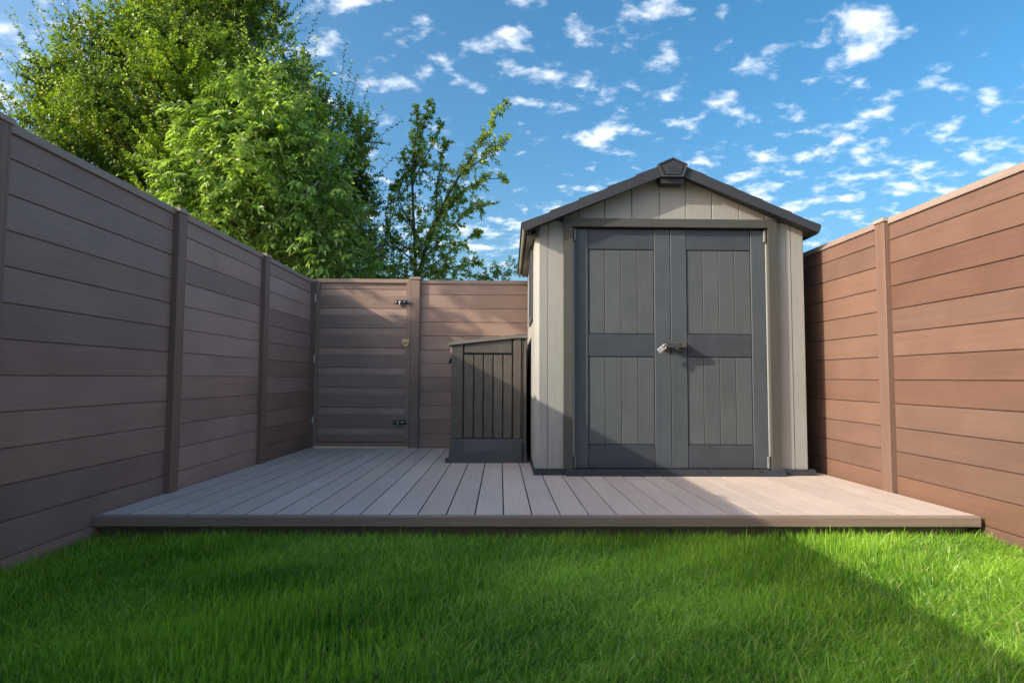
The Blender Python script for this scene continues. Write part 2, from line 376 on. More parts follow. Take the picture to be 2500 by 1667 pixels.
for i in range(len(gz)-1):
    a, b = gz[i]+0.002, gz[i+1]-0.002
    x0, x1 = GX0+0.041, GX1-0.041
    cc = tuple(q*w for q, w in zip(tone(r, 1.12, 1.3, .03), (.97, 1.03, 1.03)))
    if i < 8:
        s = 0.068
        MB().prism([(GY+0.012, a), (GY+0.001, a), (GY, a+0.003), (GY, b-s), (GY+0.004, b-s+0.002), (GY+0.012, b-s+0.002)], 'x', x0, x1).build('board', M_FENCE, gate).color = (*cc, 1)
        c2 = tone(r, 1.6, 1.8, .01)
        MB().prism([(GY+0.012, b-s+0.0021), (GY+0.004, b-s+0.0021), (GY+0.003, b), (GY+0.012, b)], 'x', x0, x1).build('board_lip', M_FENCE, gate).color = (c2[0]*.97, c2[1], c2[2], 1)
    else:
        MB().box(x0, x1, GY, GY+0.012, a, b, 0.002).build('board', M_FENCE, gate).color = (*cc, 1)
MB().box(GX0+0.03, GX1-0.03, GY+0.0125, GY+0.018, 0.04, 1.78).build('backing', M_DARK, gate)
for z0, z1 in ((1.56, 1.64), (.905, .985), (.255, .335)):
    hb = MB().box(GX0-0.010, GX0+0.004, GY-0.027, GY-0.0225, z0, z1).build('hinge', M_WHITE, gate)
    MB().cyl((GX0-0.004, GY-0.031, z0+.004), (GX0-0.004, GY-0.031, z1-.004), 0.004, n=8).build('hinge_pin', M_STEEL, hb, smooth=True)
for zc in (1.562, 0.274):
    x0, x1 = -1.152, -0.998
    y = GY-0.024
    b_ = MB().box(x0, x1, y-0.004, y, zc-0.022, zc+0.020, 0.001).build('bolt', M_BLACK, gate)
    MB().cyl((x0+0.012, y-0.014, zc), (x1+0.028, y-0.014, zc), 0.007, n=10).build('bolt_bar', M_STEEL, b_, smooth=True)
    k_ = MB()
    for xx in (x0+0.035, x0+0.085, x1-0.018): k_.box(xx-0.011, xx+0.011, y-0.023, y-0.0041, zc-0.012, zc+0.012, 0.003)
    k_.build('bolt_guide', M_BLACK, b_)
    MB().cyl((x0+0.060, y-0.015, zc-0.004), (x0+0.060, y-0.030, zc-0.034), 0.0045, n=8).build('bolt_knob', M_STEEL, b_, smooth=True)
    s_ = MB()
    for xx in (x0+0.008, x1-0.006):
        for dz in (-.013, .013): s_.cyl((xx, y-0.0065, zc+dz), (xx, y-0.0041, zc+dz), 0.0032, n=8)
    s_.build('bolt_screw', M_STEEL, b_)
lt = MB().box(-1.062, -0.984, GY-0.034, GY-0.0226, 1.113, 1.163, 0.003).build('latch', M_BRASS, gate)
MB().prism([(-1.052, 1.112), (-0.990, 1.112), (-0.998, 1.094), (-1.012, 1.085), (-1.030, 1.085), (-1.044, 1.094)], 'y', GY-0.032, GY-0.024).build('latch_plate', M_BRASS, lt)
MB().cyl((-1.024, GY-0.052, 1.128), (-1.024, GY-0.035, 1.128), 0.010, n=12).build('latch_knob', M_BRASS, lt, smooth=True)
q = MB()
for x_, z_, w_, h_ in ((-1.045, 1.148, .012, .003), (-1.004, 1.150, .016, .003), (-1.03, 1.118, .04, .0035), (-1.000, 1.135, .010, .003)): q.box(x_-w_/2, x_+w_/2, GY-0.0352, GY-0.0341, z_-h_/2, z_+h_/2)
q.build('latch_slot', M_DARK, lt)

# ------------------------------------------------------------------ deck
deck = thing('deck', (0.2, 4.9, GZ), 'raised light brown ribbed composite deck under the shed, running to the back fence', 'deck')
r = random.Random(31)
pitch = 0.1466
for k in range(-15, 16):
    x0 = 0.1655 + pitch*k + 0.0034; x1 = 0.1655 + pitch*(k+1) - 0.0034
    x0 = max(x0, XL+0.003); x1 = min(x1, 2.476)
    ya, yb = DECK_Y0 + 0.032, YB - 0.004
    poly = [(x0+.005, -0.023), (x1-.005, -0.023), (x1-.005, -0.0035), (x1, -0.0009), (x1, -0.0002), (x1-0.0002, 0), (x0+0.0002, 0), (x0, -0.0002), (x0, -0.0009), (x0+.005, -0.0035)]
    vs_ = [(a, y, deckz(y)+b) for y in (ya, yb) for a, b in poly]; n = len(poly)
    fs = [tuple(range(n)), tuple(range(2*n-1, n-1, -1))] + [(i, i+n, (i+1) % n+n, (i+1) % n) for i in range(n)]
    o = MB().add(vs_, fs).build('deck_board', M_DECK, deck); o.color = (*tone(r, .95, 1.05, .015), 1)
zt = deckz(DECK_Y0)
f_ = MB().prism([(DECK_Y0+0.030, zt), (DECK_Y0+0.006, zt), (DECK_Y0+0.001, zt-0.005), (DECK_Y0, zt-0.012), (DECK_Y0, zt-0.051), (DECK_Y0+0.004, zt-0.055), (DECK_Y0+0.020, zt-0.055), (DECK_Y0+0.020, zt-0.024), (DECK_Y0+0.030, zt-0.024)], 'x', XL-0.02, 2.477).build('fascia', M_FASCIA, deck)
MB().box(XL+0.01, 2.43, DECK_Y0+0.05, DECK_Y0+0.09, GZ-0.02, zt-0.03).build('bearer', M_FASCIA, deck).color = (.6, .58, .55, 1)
for k in range(9):
    x_ = XL + 0.2 + k*0.53
    MB().box(x_, x_+0.045, DECK_Y0+0.092, YB-0.05, GZ-0.02, -0.035).build('joist', M_FASCIA, deck)

# ------------------------------------------------------------------ shed
SX0, SX1, SY0, SY1 = 0.258, 2.340, 4.64, 6.60
APX, APZ = 1.290, 2.405
SL = 0.432
def sh(a):
    a = a.copy(); a[:, 0] += 0.014*(a[:, 1]-SY0); return a
def rooftop(x): return APZ - SL*abs(x-APX)
shed = thing('garden_shed', (APX, SY0, deckz(SY0)), 'beige garden shed with grey double doors and gabled roof standing on the deck', 'shed')
def B(mb, name, mat, parent=shed, color=None, **kw):
    o = mb.build(name, mat, parent, shear=sh, **kw)
    if color: o.color = (*color, 1)
    return o
BZ = 0.076
# core box behind the planks so that joints are dark and tight
B(MB().box(SX0+0.03, SX1-0.03, SY0+0.036, SY1-0.03, BZ, 1.95), 'inner_wall', M_DARK)
def vplank(x0, x1, z0, zt0, zt1=None, y=SY0, c=0.003, mid=None):
    zt1 = zt0 if zt1 is None else zt1
    pts = [(x0, z0), (x1, z0), (x1, zt1)] + ([mid] if mid else []) + [(x0, zt0)]
    n = len(pts); cx = sum(p[0] for p in pts)/n; cz = sum(p[1] for p in pts)/n
    ins = []
    for (a, b) in pts:
        ins.append((a + (c if a < cx else -c), b))
    vs_ = [(a, y, b) for a, b in ins] + [(a, y+c, b) for a, b in pts] + [(a, y+0.022, b) for a, b in pts]
    fs = [tuple(range(n)), tuple(range(3*n-1, 2*n-1, -1))]
    for l in (0, n):
        for i in range(n): j = (i+1) % n; fs.append((l+i, l+i+n, l+j+n, l+j))
    return MB().add(vs_, fs)
r = random.Random(41)
g_ = 0.0022
ch = 0.034
# corner pieces, chamfered towards the side
corner = [(SX0, SY0+ch*1.3), (SX0+ch, SY0), (0.357-g_, SY0), (0.357-g_, SY0+0.022), (SX0+0.022, SY0+0.022+ch*1.3), (SX0+0.022, SY0+0.12), (SX0, SY0+0.12)]
B(MB().prism(corner, 'z', BZ, 1.95), 'wall_plank', M_WALL)
cr_ = [(SX1, SY0+ch), (SX1-0.02, SY0), (2.228+g_, SY0), (2.228+g_, SY0+0.022), (SX1-0.022, SY0+0.022+ch), (SX1-0.022, SY0+0.12), (SX1, SY0+0.12)]
B(MB().prism(cr_, 'z', BZ, 1.95), 'wall_plank', M_WALL)
B(vplank(0.357+g_, 0.56, BZ, 1.95), 'wall_plank', M_WALL, color=(1.03, 1.02, 1.0))
B(vplank(2.03, 2.228-g_, BZ, 1.95), 'wall_plank', M_WALL, color=(1.0, 1.0, 1.0))
B(MB().box(SX0+0.03, 0.60, SY0-0.006, SY0+0.02, 1.951, 1.972, 0.002), 'trim_band', M_ROOF)
B(MB().box(2.0, SX1-0.01, SY0-0.006, SY0+0.02, 1.951, 1.972, 0.002), 'trim_band', M_ROOF)
gx = [SX0+0.02, 0.382, 0.588, 0.793, 1.002, 1.215, 1.417, 1.622, 1.833, 2.033, 2.236, SX1-0.01]
for i in range(len(gx)-1):
    a, b = gx[i]+g_, gx[i+1]-g_
    ta, tb = rooftop(a)-0.048, rooftop(b)-0.048
    if max(ta, tb) < 1.975: continue
    if min(ta, tb) < 1.974:
        if ta < tb: a = APX - (APZ-0.048-1.974)/SL; ta = 1.974
        else: b = APX + (APZ-0.048-1.974)/SL; tb = 1.974
    mid = (APX, APZ-0.048) if a < APX < b else None
    B(vplank(a, b, 1.973, ta, tb, mid=mid), 'gable_plank', M_WALL, color=tone(r, .95, 1.03, .012))
# gable backing
B(MB().prism([(SX0+0.05, 1.94), (SX1-0.05, 1.94), (APX, APZ-0.06)], 'y', SY0+0.0225, SY0+0.03), 'gable_backing', M_DARK)
B(MB().prism([(SX0, 0.05), (SX1, 0.05), (SX1, rooftop(SX1)-.05), (APX, APZ-0.05), (SX0, rooftop(SX0)-.05)], 'y', SY1-0.02, SY1), 'back_wall', M_WALL)
# side wall planks
for side_x, sgn in ((SX0, 1), (SX1, -1)):
    yy = SY0 + 0.122
    k = 0
    ys = list(np.linspace(yy, SY1-0.025, 10))
    for a, b in zip(ys[:-1], ys[1:]):
        x0, x1 = (side_x, side_x+0.02) if sgn > 0 else (side_x-0.02, side_x)
        B(MB().box(x0, x1, a+g_, b-g_, BZ, 1.90, 0.002), 'wall_plank', M_WALL, color=tone(r, .96, 1.03, .01))
# side window
w_ = B(MB().box(SX0-0.016, SX0-0.0005, 5.02, 5.62, 1.22, 1.28, 0.003).box(SX0-0.016, SX0-0.0005, 5.02, 5.62, 1.76, 1.82, 0.003)
       .box(SX0-0.016, SX0-0.0005, 5.02, 5.08, 1.2805, 1.7595, 0.003).box(SX0-0.016, SX0-0.0005, 5.56, 5.62, 1.2805, 1.7595, 0.003)
       .box(SX0-0.014, SX0-0.0005, 5.31, 5.33, 1.2805, 1.7595).box(SX0-0.012, SX0-0.0005, 5.0805, 5.3095, 1.51, 1.53).box(SX0-0.012, SX0-0.0005, 5.3305, 5.5595, 1.51, 1.53), 'window_frame', M_DOORRAIL)
B(MB().box(SX0-0.005, SX0-0.001, 5.081, 5.559, 1.281, 1.759), 'pane', M_GLASS, parent=w_)

# base
def base_box(x0, x1, y0, y1, zt_):
    return MB().add([(x0, y0, deckz(y0)+.001), (x1, y0, deckz(y0)+.001), (x1, y1, deckz(y1)+.001), (x0, y1, deckz(y1)+.001), (x0, y0, zt_), (x1, y0, zt_), (x1, y1, zt_), (x0, y1, zt_)],
                    [(0,3,2,1),(4,5,6,7),(0,1,5,4),(1,2,6,5),(2,3,7,6),(3,0,4,7)])
B(base_box(SX0-0.008, SX1+0.03, SY0-0.028, SY1, BZ-0.002), 'base', M_ROOF)
sill = MB(); xa, xb = 0.486, 2.125; y0 = SY0-0.078; y1 = SY0-0.029
pz = deckz(y0)+.001
prof = [(y1, pz), (y0, pz), (y0, pz+0.012), (y0+0.006, pz+0.016), (y0+0.006, pz+0.022), (y0+0.011, pz+0.025), (y0+0.011, pz+0.031), (y0+0.016, pz+0.034), (y0+0.016, pz+0.041), (y0+0.022, pz+0.045), (y1, pz+0.045)]
sl = B(sill.prism(prof, 'x', xa, xb), 'sill', M_ROOF)
sc = []
for px_ in (1445.6, 1576.8, 1727.3, 1856.5):
    x_ = (px_-1222)/328
    B(MB().cyl((x_, y0+0.004, pz+0.036), (x_, y0+0.012, pz+0.040), 0.006, n=10), 'screw', M_BLACK, parent=sl)
bs = [o for o in shed.children if o.name.startswith('base')][0]
for x_ in (0.315, 0.415, 2.19, 2.29):
    B(MB().cyl((x_, SY0-0.031, BZ-0.010), (x_, SY0-0.024, BZ-0.008), 0.006, n=10), 'screw', M_BLACK, parent=bs)

# door frame
FY = SY0-0.036
FX0, FX1, FT = 0.474, 2.108, 1.968
wf = 0.068
B(MB().prism([(FX0, BZ), (FX0+wf, BZ), (FX0+wf, FT-0.063), (FX0, FT-0.0008)], 'y', FY, SY0+0.01), 'door_frame_stile', M_FRAME)
B(MB().prism([(FX1, BZ), (FX1-wf, BZ), (FX1-wf, FT-0.063), (FX1, FT-0.0008)], 'y', FY, SY0+0.01), 'door_frame_stile', M_FRAME)
B(MB().prism([(FX0+.001, FT), (FX1-.001, FT), (FX1-wf-.0003, FT-0.063), (FX0+wf+.0003, FT-0.063)], 'y', FY-0.0006, SY0+0.01), 'door_frame_lintel', M_LINTEL)

# doors
DY = SY0+0.004
def leaf(xh, xc, lab):
    """xh: hinge side, xc: meeting side"""
    x0, x1 = min(xh, xc), max(xh, xc); lft = xh < xc
    wl, wr = (0.118, 0.122) if lft else (0.122, 0.118)
    bk = B(MB().box(x0+.001, x1-.001, DY+0.018, DY+0.024, 0.080, 1.893), 'door', M_DARK, label=lab)
    s = MB().box(x0, x0+wl, DY, DY+0.017, 0.079, 1.895, 0.003)
    B(s, 'door_stile', M_DOOR, parent=bk)
    B(MB().box(x1-wr, x1, DY, DY+0.017, 0.079, 1.895, 0.003), 'door_stile', M_DOOR, parent=bk)
    a, b = x0+wl+0.0032, x1-wr-0.0032
    for (z0, z1) in ((1.738, 1.895), (0.918, 1.088), (0.079, 0.253)):
        B(MB().box(a, b, DY+0.0025, DY+0.017, z0, z1, 0.003), 'door_rail', M_DOORRAIL, parent=bk, color=tone(r, .97, 1.03, .01))
    for (z0, z1) in ((1.0925, 1.7335), (0.2575, 0.9135)):
        n = 4; w = (b-a)/n
        for i in range(n):
            p0, p1 = a+i*w+0.0018, a+(i+1)*w-0.0018
            B(MB().box(p0, p1, DY+0.0075, DY+0.0175, z0, z1, 0.002), 'door_plank', M_DOORPLANK, parent=bk, color=tone(r, .96, 1.04, .012))
    for z0, z1 in ((1.80, 1.888), (0.083, 0.172)):
        hx = xh + (0.014 if lft else -0.014)
        B(MB().cyl((hx, DY-0.012, z0), (hx, DY-0.012, z1), 0.0115, n=12), 'hinge', M_PIN, parent=bk, smooth=False)
    return bk
dl = leaf(0.546, 1.2935, 'left grey door leaf with four planks per panel')
dr = leaf(2.036, 1.2975, 'right grey door leaf with the latch block')
B(MB().box(1.236, 1.262, DY-0.074, DY, 0.986, 1.016, 0.004).box(1.2265, 1.278, DY-0.024, DY-0.0005, 0.966, 1.024, 0.004), 'latch_mount', M_HANDLE, parent=dl)
B(MB().box(1.341, 1.390, DY-0.074, DY-0.0245, 0.975, 1.022, 0.004).box(1.335, 1.396, DY-0.024, DY-0.0005, 0.960, 1.030, 0.004), 'latch_mount', M_HANDLE, parent=dr)
B(MB().box(1.232, 1.346, DY-0.090, DY-0.075, 0.982, 1.018, 0.003), 'latch_bar', M_HANDLE, parent=dl)
B(MB().box(1.347, 1.393, DY-0.087, DY-0.0745, 0.984, 1.016, 0.003), 'latch_cover', M_FRAME, parent=dr, color=(1.0, 1.0, 1.0))
# small scratch marks / shiny dents on the right door
# roof: five lapped panels each side
RY0, RY1 = SY0-0.108, SY1+0.04
HW = 1.130
XE0, XE1 = APX-1.138, APX+1.124
for s, xe in ((-1, XE0), (1, XE1)):
    W = abs(xe-APX); n = 5; step = W/5.3
    edges = [0.0] + [W - step*(4-i) for i in range(0, 4)] + [W]
    edges = [0.0, W-4.35*0.212, W-3.35*0.212, W-2.35*0.212, W-1.35*0.212, W] if W > 1 else edges
    edges = [0.0] + [W-0.212*k for k in (4.1, 3.08, 2.06, 1.04)] + [W]
    for i in range(5):
        a, b = edges[i], edges[i+1]+0.004
        za = APZ-0.012 - SL*a; zb = APZ - SL*edges[i+1]
        xa_, xb_ = APX+s*a, APX+s*b
        if i == 0: xa_ = APX
        th_ = 0.032
        mb = MB().prism([(xa_, za), (xb_, zb), (xb_, zb-th_), (xa_, za-th_-0.0)], 'y', RY0+0.012, RY1)
        B(mb, 'roof_panel', M_ROOF, color=tone(r, .95, 1.05, .01))
    # soffit deck under the panels
    B(MB().prism([(APX, APZ-0.0455), (xe-s*0.012, rooftop(xe)-0.040), (xe-s*0.012, rooftop(xe)-0.056), (APX, APZ-0.0605)], 'y', SY0+0.031, RY1-0.01), 'roof_deck', M_SOFFIT)
    # barge board
    t0, b0 = -0.011, -0.098
    tip_in = 0.018
    B(MB().prism([(APX+s*0.04, APZ-SL*0.04+t0), (xe, rooftop(xe)+t0-0.002), (xe-s*tip_in, rooftop(xe)-0.066), (APX+s*0.04, APZ-SL*0.04+b0)], 'y', RY0-0.004, RY0+0.022), 'barge_board', M_ROOF, color=(1.04, 1.04, 1.04))
    # underside of the front overhang
    B(MB().prism([(APX, APZ-0.064), (xe-s*0.02, rooftop(xe)-0.058), (xe-s*0.02, rooftop(xe)-0.064), (APX, APZ-0.072)], 'y', RY0+0.0225, SY0-0.002), 'front_soffit', M_ROOF)
    # eave fascia
    xo, xi = xe, xe-s*0.018
    z = rooftop(xe)
    B(MB().prism([(xo, z-0.014), (xo-s*0.012, z-0.014), (xi-s*0.012, z-0.072), (xi, z-0.072)], 'y', RY0+0.023, RY1-0.004), 'eave_fascia', M_ROOF if s > 0 else M_SOFFIT, color=(.8, .85, .85))
    if s < 0:
        for k, yv in enumerate((4.60, 4.95, 5.28, 5.40, 5.85, 6.2, 6.45)):
            B(MB().box(xe+0.040, xe+0.075, yv, yv+0.035, z-0.062, z-0.040), 'soffit_notch', M_BLACK)  # black blocks stand in for the dark notches under the eave
B(MB().box(SX0-0.062, SX0-0.0005, SY0+0.02, SY1-0.02, 1.838, 1.852), 'soffit_strip', M_SOFFIT)
# badge at the ridge end
BYf = RY0-0.022
pent = [(1.290, 2.413), (1.403, 2.362), (1.367, 2.266), (1.213, 2.266), (1.177, 2.362)]
def scale_p(poly, k, c=(1.290, 2.332)): return [(c[0]+(a-c[0])*k, c[1]+(b-c[1])*k) for a, b in poly]
bd = B(MB().prism(pent, 'y', BYf+0.010, RY0+0.03), 'ridge_badge', M_ROOF)
rim = MB(); po, pi_ = pent, scale_p(pent, 0.84)
for i in range(5):
    j = (i+1) % 5
    rim.add([(po[i][0], BYf, po[i][1]), (po[j][0], BYf, po[j][1]), (pi_[j][0], BYf+.002, pi_[j][1]), (pi_[i][0], BYf+.002, pi_[i][1]),
             (po[i][0], BYf+.0098, po[i][1]), (po[j][0], BYf+.0098, po[j][1]), (pi_[j][0], BYf+.0098, pi_[j][1]), (pi_[i][0], BYf+.0098, pi_[i][1])],
            [(0,1,2,3), (7,6,5,4), (0,4,5,1), (3,2,6,7)])
B(rim, 'badge_rim', M_ROOF, parent=bd, color=(1.25, 1.25, 1.25))
B(MB().prism(scale_p(pent, 0.72), 'y', BYf+0.002, BYf+0.0099), 'badge_plate', M_ROOF, parent=bd)
def oval(cx, cz, w, h, n=10):
    rr_ = h/2; pts = []
    for i in range(n+1):
        a = -math.pi/2 + math.pi*i/n; pts.append((cx+w/2-rr_+rr_*math.cos(a), cz+rr_*math.sin(a)))
    for i in range(n+1):
        a = math.pi/2 + math.pi*i/n; pts.append((cx-w/2+rr_+rr_*math.cos(a), cz+rr_*math.sin(a)))
    return pts
ov, ov2 = oval(1.290, 2.329, 0.092, 0.038), oval(1.290, 2.329, 0.084, 0.030)
orim = MB(); n = len(ov)
for i in range(n):
    j = (i+1) % n
    orim.add([(ov[i][0], BYf-.001, ov[i][1]), (ov[j][0], BYf-.001, ov[j][1]), (ov2[j][0], BYf-.001, ov2[j][1]), (ov2[i][0], BYf-.001, ov2[i][1]),
              (ov[i][0], BYf+.0019, ov[i][1]), (ov[j][0], BYf+.0019, ov[j][1]), (ov2[j][0], BYf+.0019, ov2[j][1]), (ov2[i][0], BYf+.0019, ov2[i][1])],
             [(0,1,2,3), (0,4,5,1), (3,2,6,7)])
B(orim, 'badge_oval', M_ROOF, parent=bd, color=(1.9, 1.9, 1.9), fix=False)
fc = bpy.data.curves.new('lettering', 'FONT'); fc.body = 'KETER'; fc.size = 0.030; fc.extrude = 0.0010; fc.align_x = 'CENTER'; fc.align_y = 'CENTER'; fc.space_character = 0.95
to = bpy.data.objects.new('lettering_source', fc); COL.objects.link(to)
dg = bpy.context.evaluated_depsgraph_get(); me = bpy.data.meshes.new_from_object(to.evaluated_get(dg))
bpy.data.objects.remove(to); bpy.data.curves.remove(fc)
for w in me.vertices: w.co = Vector((w.co.x*0.82, -w.co.z, w.co.y*0.95))
me.materials.clear(); me.materials.append(M_ROOF)
le = place('lettering', me, (1.290 + 0.014*(BYf-SY0), BYf+0.001, 2.329), bd); le.color = (1.9, 1.9, 1.9, 1)
B(MB().prism([(1.196, 2.2655), (1.384, 2.2655), (1.372, 2.224), (1.208, 2.224)], 'y', RY0+0.010, SY0-0.003), 'ridge_box', M_ROOF)

# padlock hanging on the latch
pl = thing('padlock', (1.19, DY-0.09, 0.985), 'small silver padlock hanging tilted from the shed door latch', 'padlock')
ca, sa = math.cos(math.radians(-38)), math.sin(math.radians(-38))
def prot(a):
    a = a.copy(); x = a[:, 0]-1.236; z = a[:, 2]-1.000
    a[:, 0] = 1.236 + x*ca + z*sa; a[:, 2] = 1.000 - x*sa + z*ca; return a
# built along -x from the shackle, then tilted
MB().box(1.176, 1.208, DY-0.095, DY-0.077, 0.981, 1.019, 0.003).build('body', M_STEEL, pl, shear=prot)
MB().box(1.1705, 1.1755, DY-0.0955, DY-0.0765, 0.981, 1.019, 0.001).build('band', M_STEEL, pl, shear=prot)
MB().box(1.160, 1.170, DY-0.096, DY-0.076, 0.981, 1.019, 0.003).build('base', M_STEEL, pl, shear=prot)
pts = [(1.206, DY-0.086, 0.988)] + [(1.228, DY-0.086, 0.988)] + [(1.228+0.0125*math.sin(a), DY-0.086, 1.0-0.012*math.cos(a)) for a in np.linspace(0.25, math.pi-0.25, 7)] + [(1.228, DY-0.086, 1.012), (1.206, DY-0.086, 1.012)]
MB().tube(pts, 0.0036, 8).build('shackle', M_STEEL, pl, smooth=True, shear=prot)

# ------------------------------------------------------------------ storage box (bin store), side on to the camera
BY0, BY1 = 5.37, 6.60
bin_ = thing('storage_box', (-0.09, BY0, deckz(BY0)), 'dark brown plastic slatted storage box with sloping lid between gate and shed', 'storage box')
def C(mb, name, mat=M_BIN, parent=bin_, color=None, **kw):
    o = mb.build(name, mat, parent, **kw)
    if color: o.color = (*color, 1)
    return o
def lidz(x): return 1.036 + (x+0.427)*(1.100-1.036)/(0.144+0.427) if x < 0.144 else 1.100
BR = 0.226
# dark core
C(MB().prism([(-0.405, 0.1), (BR-0.02, 0.1), (BR-0.02, 1.085), (0.144, 1.085), (-0.405, 1.025)], 'y', BY0+0.022, BY1-0.03), 'body', M_BINBASE, color=(.35, .33, .3))
def slat(x0, x1, z0, z1, z1b=None, y=BY0, d=0.02, c=0.003, mat=M_BIN, name='slat', color=None):
    z1b = z1 if z1b is None else z1b
    pts = [(x0, z0), (x1, z0), (x1, z1b), (x0, z1)]
    ins = [(x0+c, z0+c), (x1-c, z0+c), (x1-c, z1b-c), (x0+c, z1-c)]
    vs_ = [(a, y, b) for a, b in ins] + [(a, y+c, b) for a, b in pts] + [(a, y+d, b) for a, b in pts]
    fs = [(0, 1, 2, 3), (11, 10, 9, 8)] + [(l+i, l+i+4, l+(i+1) % 4+4, l+(i+1) % 4) for l in (0, 4) for i in range(4)]
    return C(MB().add(vs_, fs), name, mat, color=color)
r = random.Random(51)
slat(-0.427, -0.330, 0.228, lidz(-0.427)-.004, lidz(-0.330)-.004, y=BY0-0.004, name='corner_panel', color=(.9, .9, .9))
gxs = [-0.322, -0.233, -0.149, -0.0645, 0.021, 0.105]
for i in range(5):
    slat(gxs[i]+0.0055, gxs[i+1]-0.0055, 0.230, 0.950, color=tone(r, .9, 1.1, .02))
slat(-0.316, 0.099, 0.965, lidz(-0.316)-.006, lidz(0.099)-.006, name='top_rail', mat=M_BINFLAT, c=0.006)
slat(0.113, 0.178, 0.228, lidz(0.113)-.004, 1.096, y=BY0-0.004, name='corner_panel', color=(1.15, 1.1, 1.05))
slat(0.181, 0.200, 0.228, 1.095, y=BY0+0.006, name='corner_rib', color=(.8, .8, .8))
slat(0.203, BR, 0.200, 1.095, y=BY0-0.002, name='corner_rib')
# little moulded bridges in the last two grooves
mb = MB()
for x_ in (0.021, 0.105):
    for z_ in (.83, .735, .45): mb.box(x_-0.0055, x_+0.0055, BY0+0.008, BY0+0.021, z_, z_+0.012)
C(mb, 'groove_bridge', M_BIN)
# knots pressed in the plastic
for (x_, z_, s_) in ((-0.27, .82, .012), (-0.265, .56, .014), (-0.40, .55, .010), (-0.10, .52, .012), (0.06, .35, .010), (0.16, .92, .009), (0.16, .52, .012), (-0.01, .73, .009), (-0.29, .30, .010)):
    C(MB().cyl((x_, BY0-0.0015, z_), (x_, BY0+0.004, z_), s_*0.4, s_, n=9), 'knot', M_BIN, color=(1.3, 1.25, 1.2))
# left (door) face, seen edge on
C(MB().box(-0.422, -0.4055, BY0+0.022, BY1-0.02, 0.20, 1.020, 0.003), 'door', M_BIN)
# skirt
zb = deckz(BY0)+0.001
def skirt(z0, z1, g0, g1, y0, y1):
    xl0, xr0, xl1, xr1 = -0.446-g0, BR+0.005, -0.428-g1, BR
    return [(xl0, y0, z0), (xr0, y0, z0), (xr0, BY1, deckz(BY1)+.001), (xl0, BY1, deckz(BY1)+.001), (xl1, y1, z1), (xr1, y1, z1), (xr1, BY1-.01, z1), (xl1, BY1-.01, z1)]
bb = C(MB().add(skirt(zb, 0.226, 0.004, 0, BY0-0.026, BY0-0.012), [(0,3,2,1),(4,5,6,7),(0,1,5,4),(1,2,6,5),(2,3,7,6),(3,0,4,7)]), 'base', M_BINBASE)
C(MB().box(-0.475, -0.4505, BY0-0.022, BY0+0.05, zb, zb+0.035, 0.004), 'foot', M_BINBASE)
# raised trapezoid and broken lower edge on the skirt
def sk(x, z):  # point on the skirt's front face, 3 mm proud
    t = (z-zb)/(0.226-zb); return (x, BY0-0.026+0.014*t-0.004, z)
out = [(-0.318, 0.222), (0.104, 0.222), (0.094, 0.115), (0.055, 0.100), (0.036, 0.118), (-0.03, 0.106), (0.0, 0.13), (-0.09, 0.13), (-0.115, 0.108), (-0.17, 0.118), (-0.24, 0.096), (-0.26, 0.118), (-0.308, 0.106)]
m_ = len(out)
vs_ = [sk(a, b) for a, b in out] + [(a, sk(a, b)[1]+0.0035, b) for a, b in out]
C(MB().add(vs_, [tuple(range(m_))] + [(i, i+m_, (i+1) % m_+m_, (i+1) % m_) for i in range(m_)]), 'skirt_panel', M_BINBASE, parent=bb, color=(1.25, 1.28, 1.32))
C(MB().box(-0.073, -0.058, BY0-0.0235, BY0-0.020, 0.1345, 0.141), 'slot', M_BLACK, parent=bb)
C(MB().box(0.185, 0.202, BY0-0.027, BY0-0.0262, zb, 0.20), 'skirt_groove', M_BLACK, parent=bb)
# lid
lp = [(-0.460, 1.030), (-0.427, 1.036), (0.144, 1.100), (BR+0.010, 1.100), (BR+0.010, 1.122), (BR, 1.131), (0.144, 1.131), (-0.430, 1.064), (-0.455, 1.058), (-0.462, 1.050)]
ld = C(MB().prism(lp, 'y', BY0-0.020, BY1), 'lid', M_BINLID)
C(MB().prism([(0.130, 1.128), (0.150, 1.1325), (BR+0.004, 1.1325), (BR+0.004, 1.136), (0.145, 1.136)], 'y', BY0-0.023, BY0+0.06), 'lid_cap', M_BINLID, parent=ld)
C(MB().box(-0.436, -0.4225, BY0-0.002, BY0+0.012, 0.965, 1.026, 0.002), 'lid_strap', M_BINLID, color=(1.6, 1.55, 1.5))
hn = MB().box(-0.452, -0.429, BY0+0.10, BY0+0.14, 0.895, 0.925, 0.004).box(-0.462, -0.440, BY0+0.10, BY0+0.135, 0.878, 0.905, 0.004)
C(hn, 'door_latch', M_BLACK)

# ------------------------------------------------------------------ foliage
def mesh_from_np(name, V, F, mat, tones=None):
    """V (n,3); F (m,k) faces with k verts each"""
    me = bpy.data.meshes.new(name)
    me.vertices.add(len(V)); me.vertices.foreach_set('co', V.astype(np.float32).ravel())
    sizes = [f.shape[1] for f in F]; cnt = [f.shape[0] for f in F]
    loops = np.concatenate([f.ravel() for f in F]); tot = np.concatenate([np.full(c, s) for s, c in zip(sizes, cnt)])
    start = np.concatenate(([0], np.cumsum(tot)[:-1]))
    me.loops.add(len(loops)); me.loops.foreach_set('vertex_index', loops.astype(np.int32))
    me.polygons.add(len(tot)); me.polygons.foreach_set('loop_start', start.astype(np.int32)); me.polygons.foreach_set('loop_total', tot.astype(np.int32))
    if tones is not None:
        at = me.attributes.new('tone', 'FLOAT', 'POINT'); at.data.foreach_set('value', tones.astype(np.float32))
    me.materials.append(mat); me.update(calc_edges=True)
    return me
def nrm(a): return a / np.maximum(np.linalg.norm(a, axis=-1, keepdims=True), 1e-9)
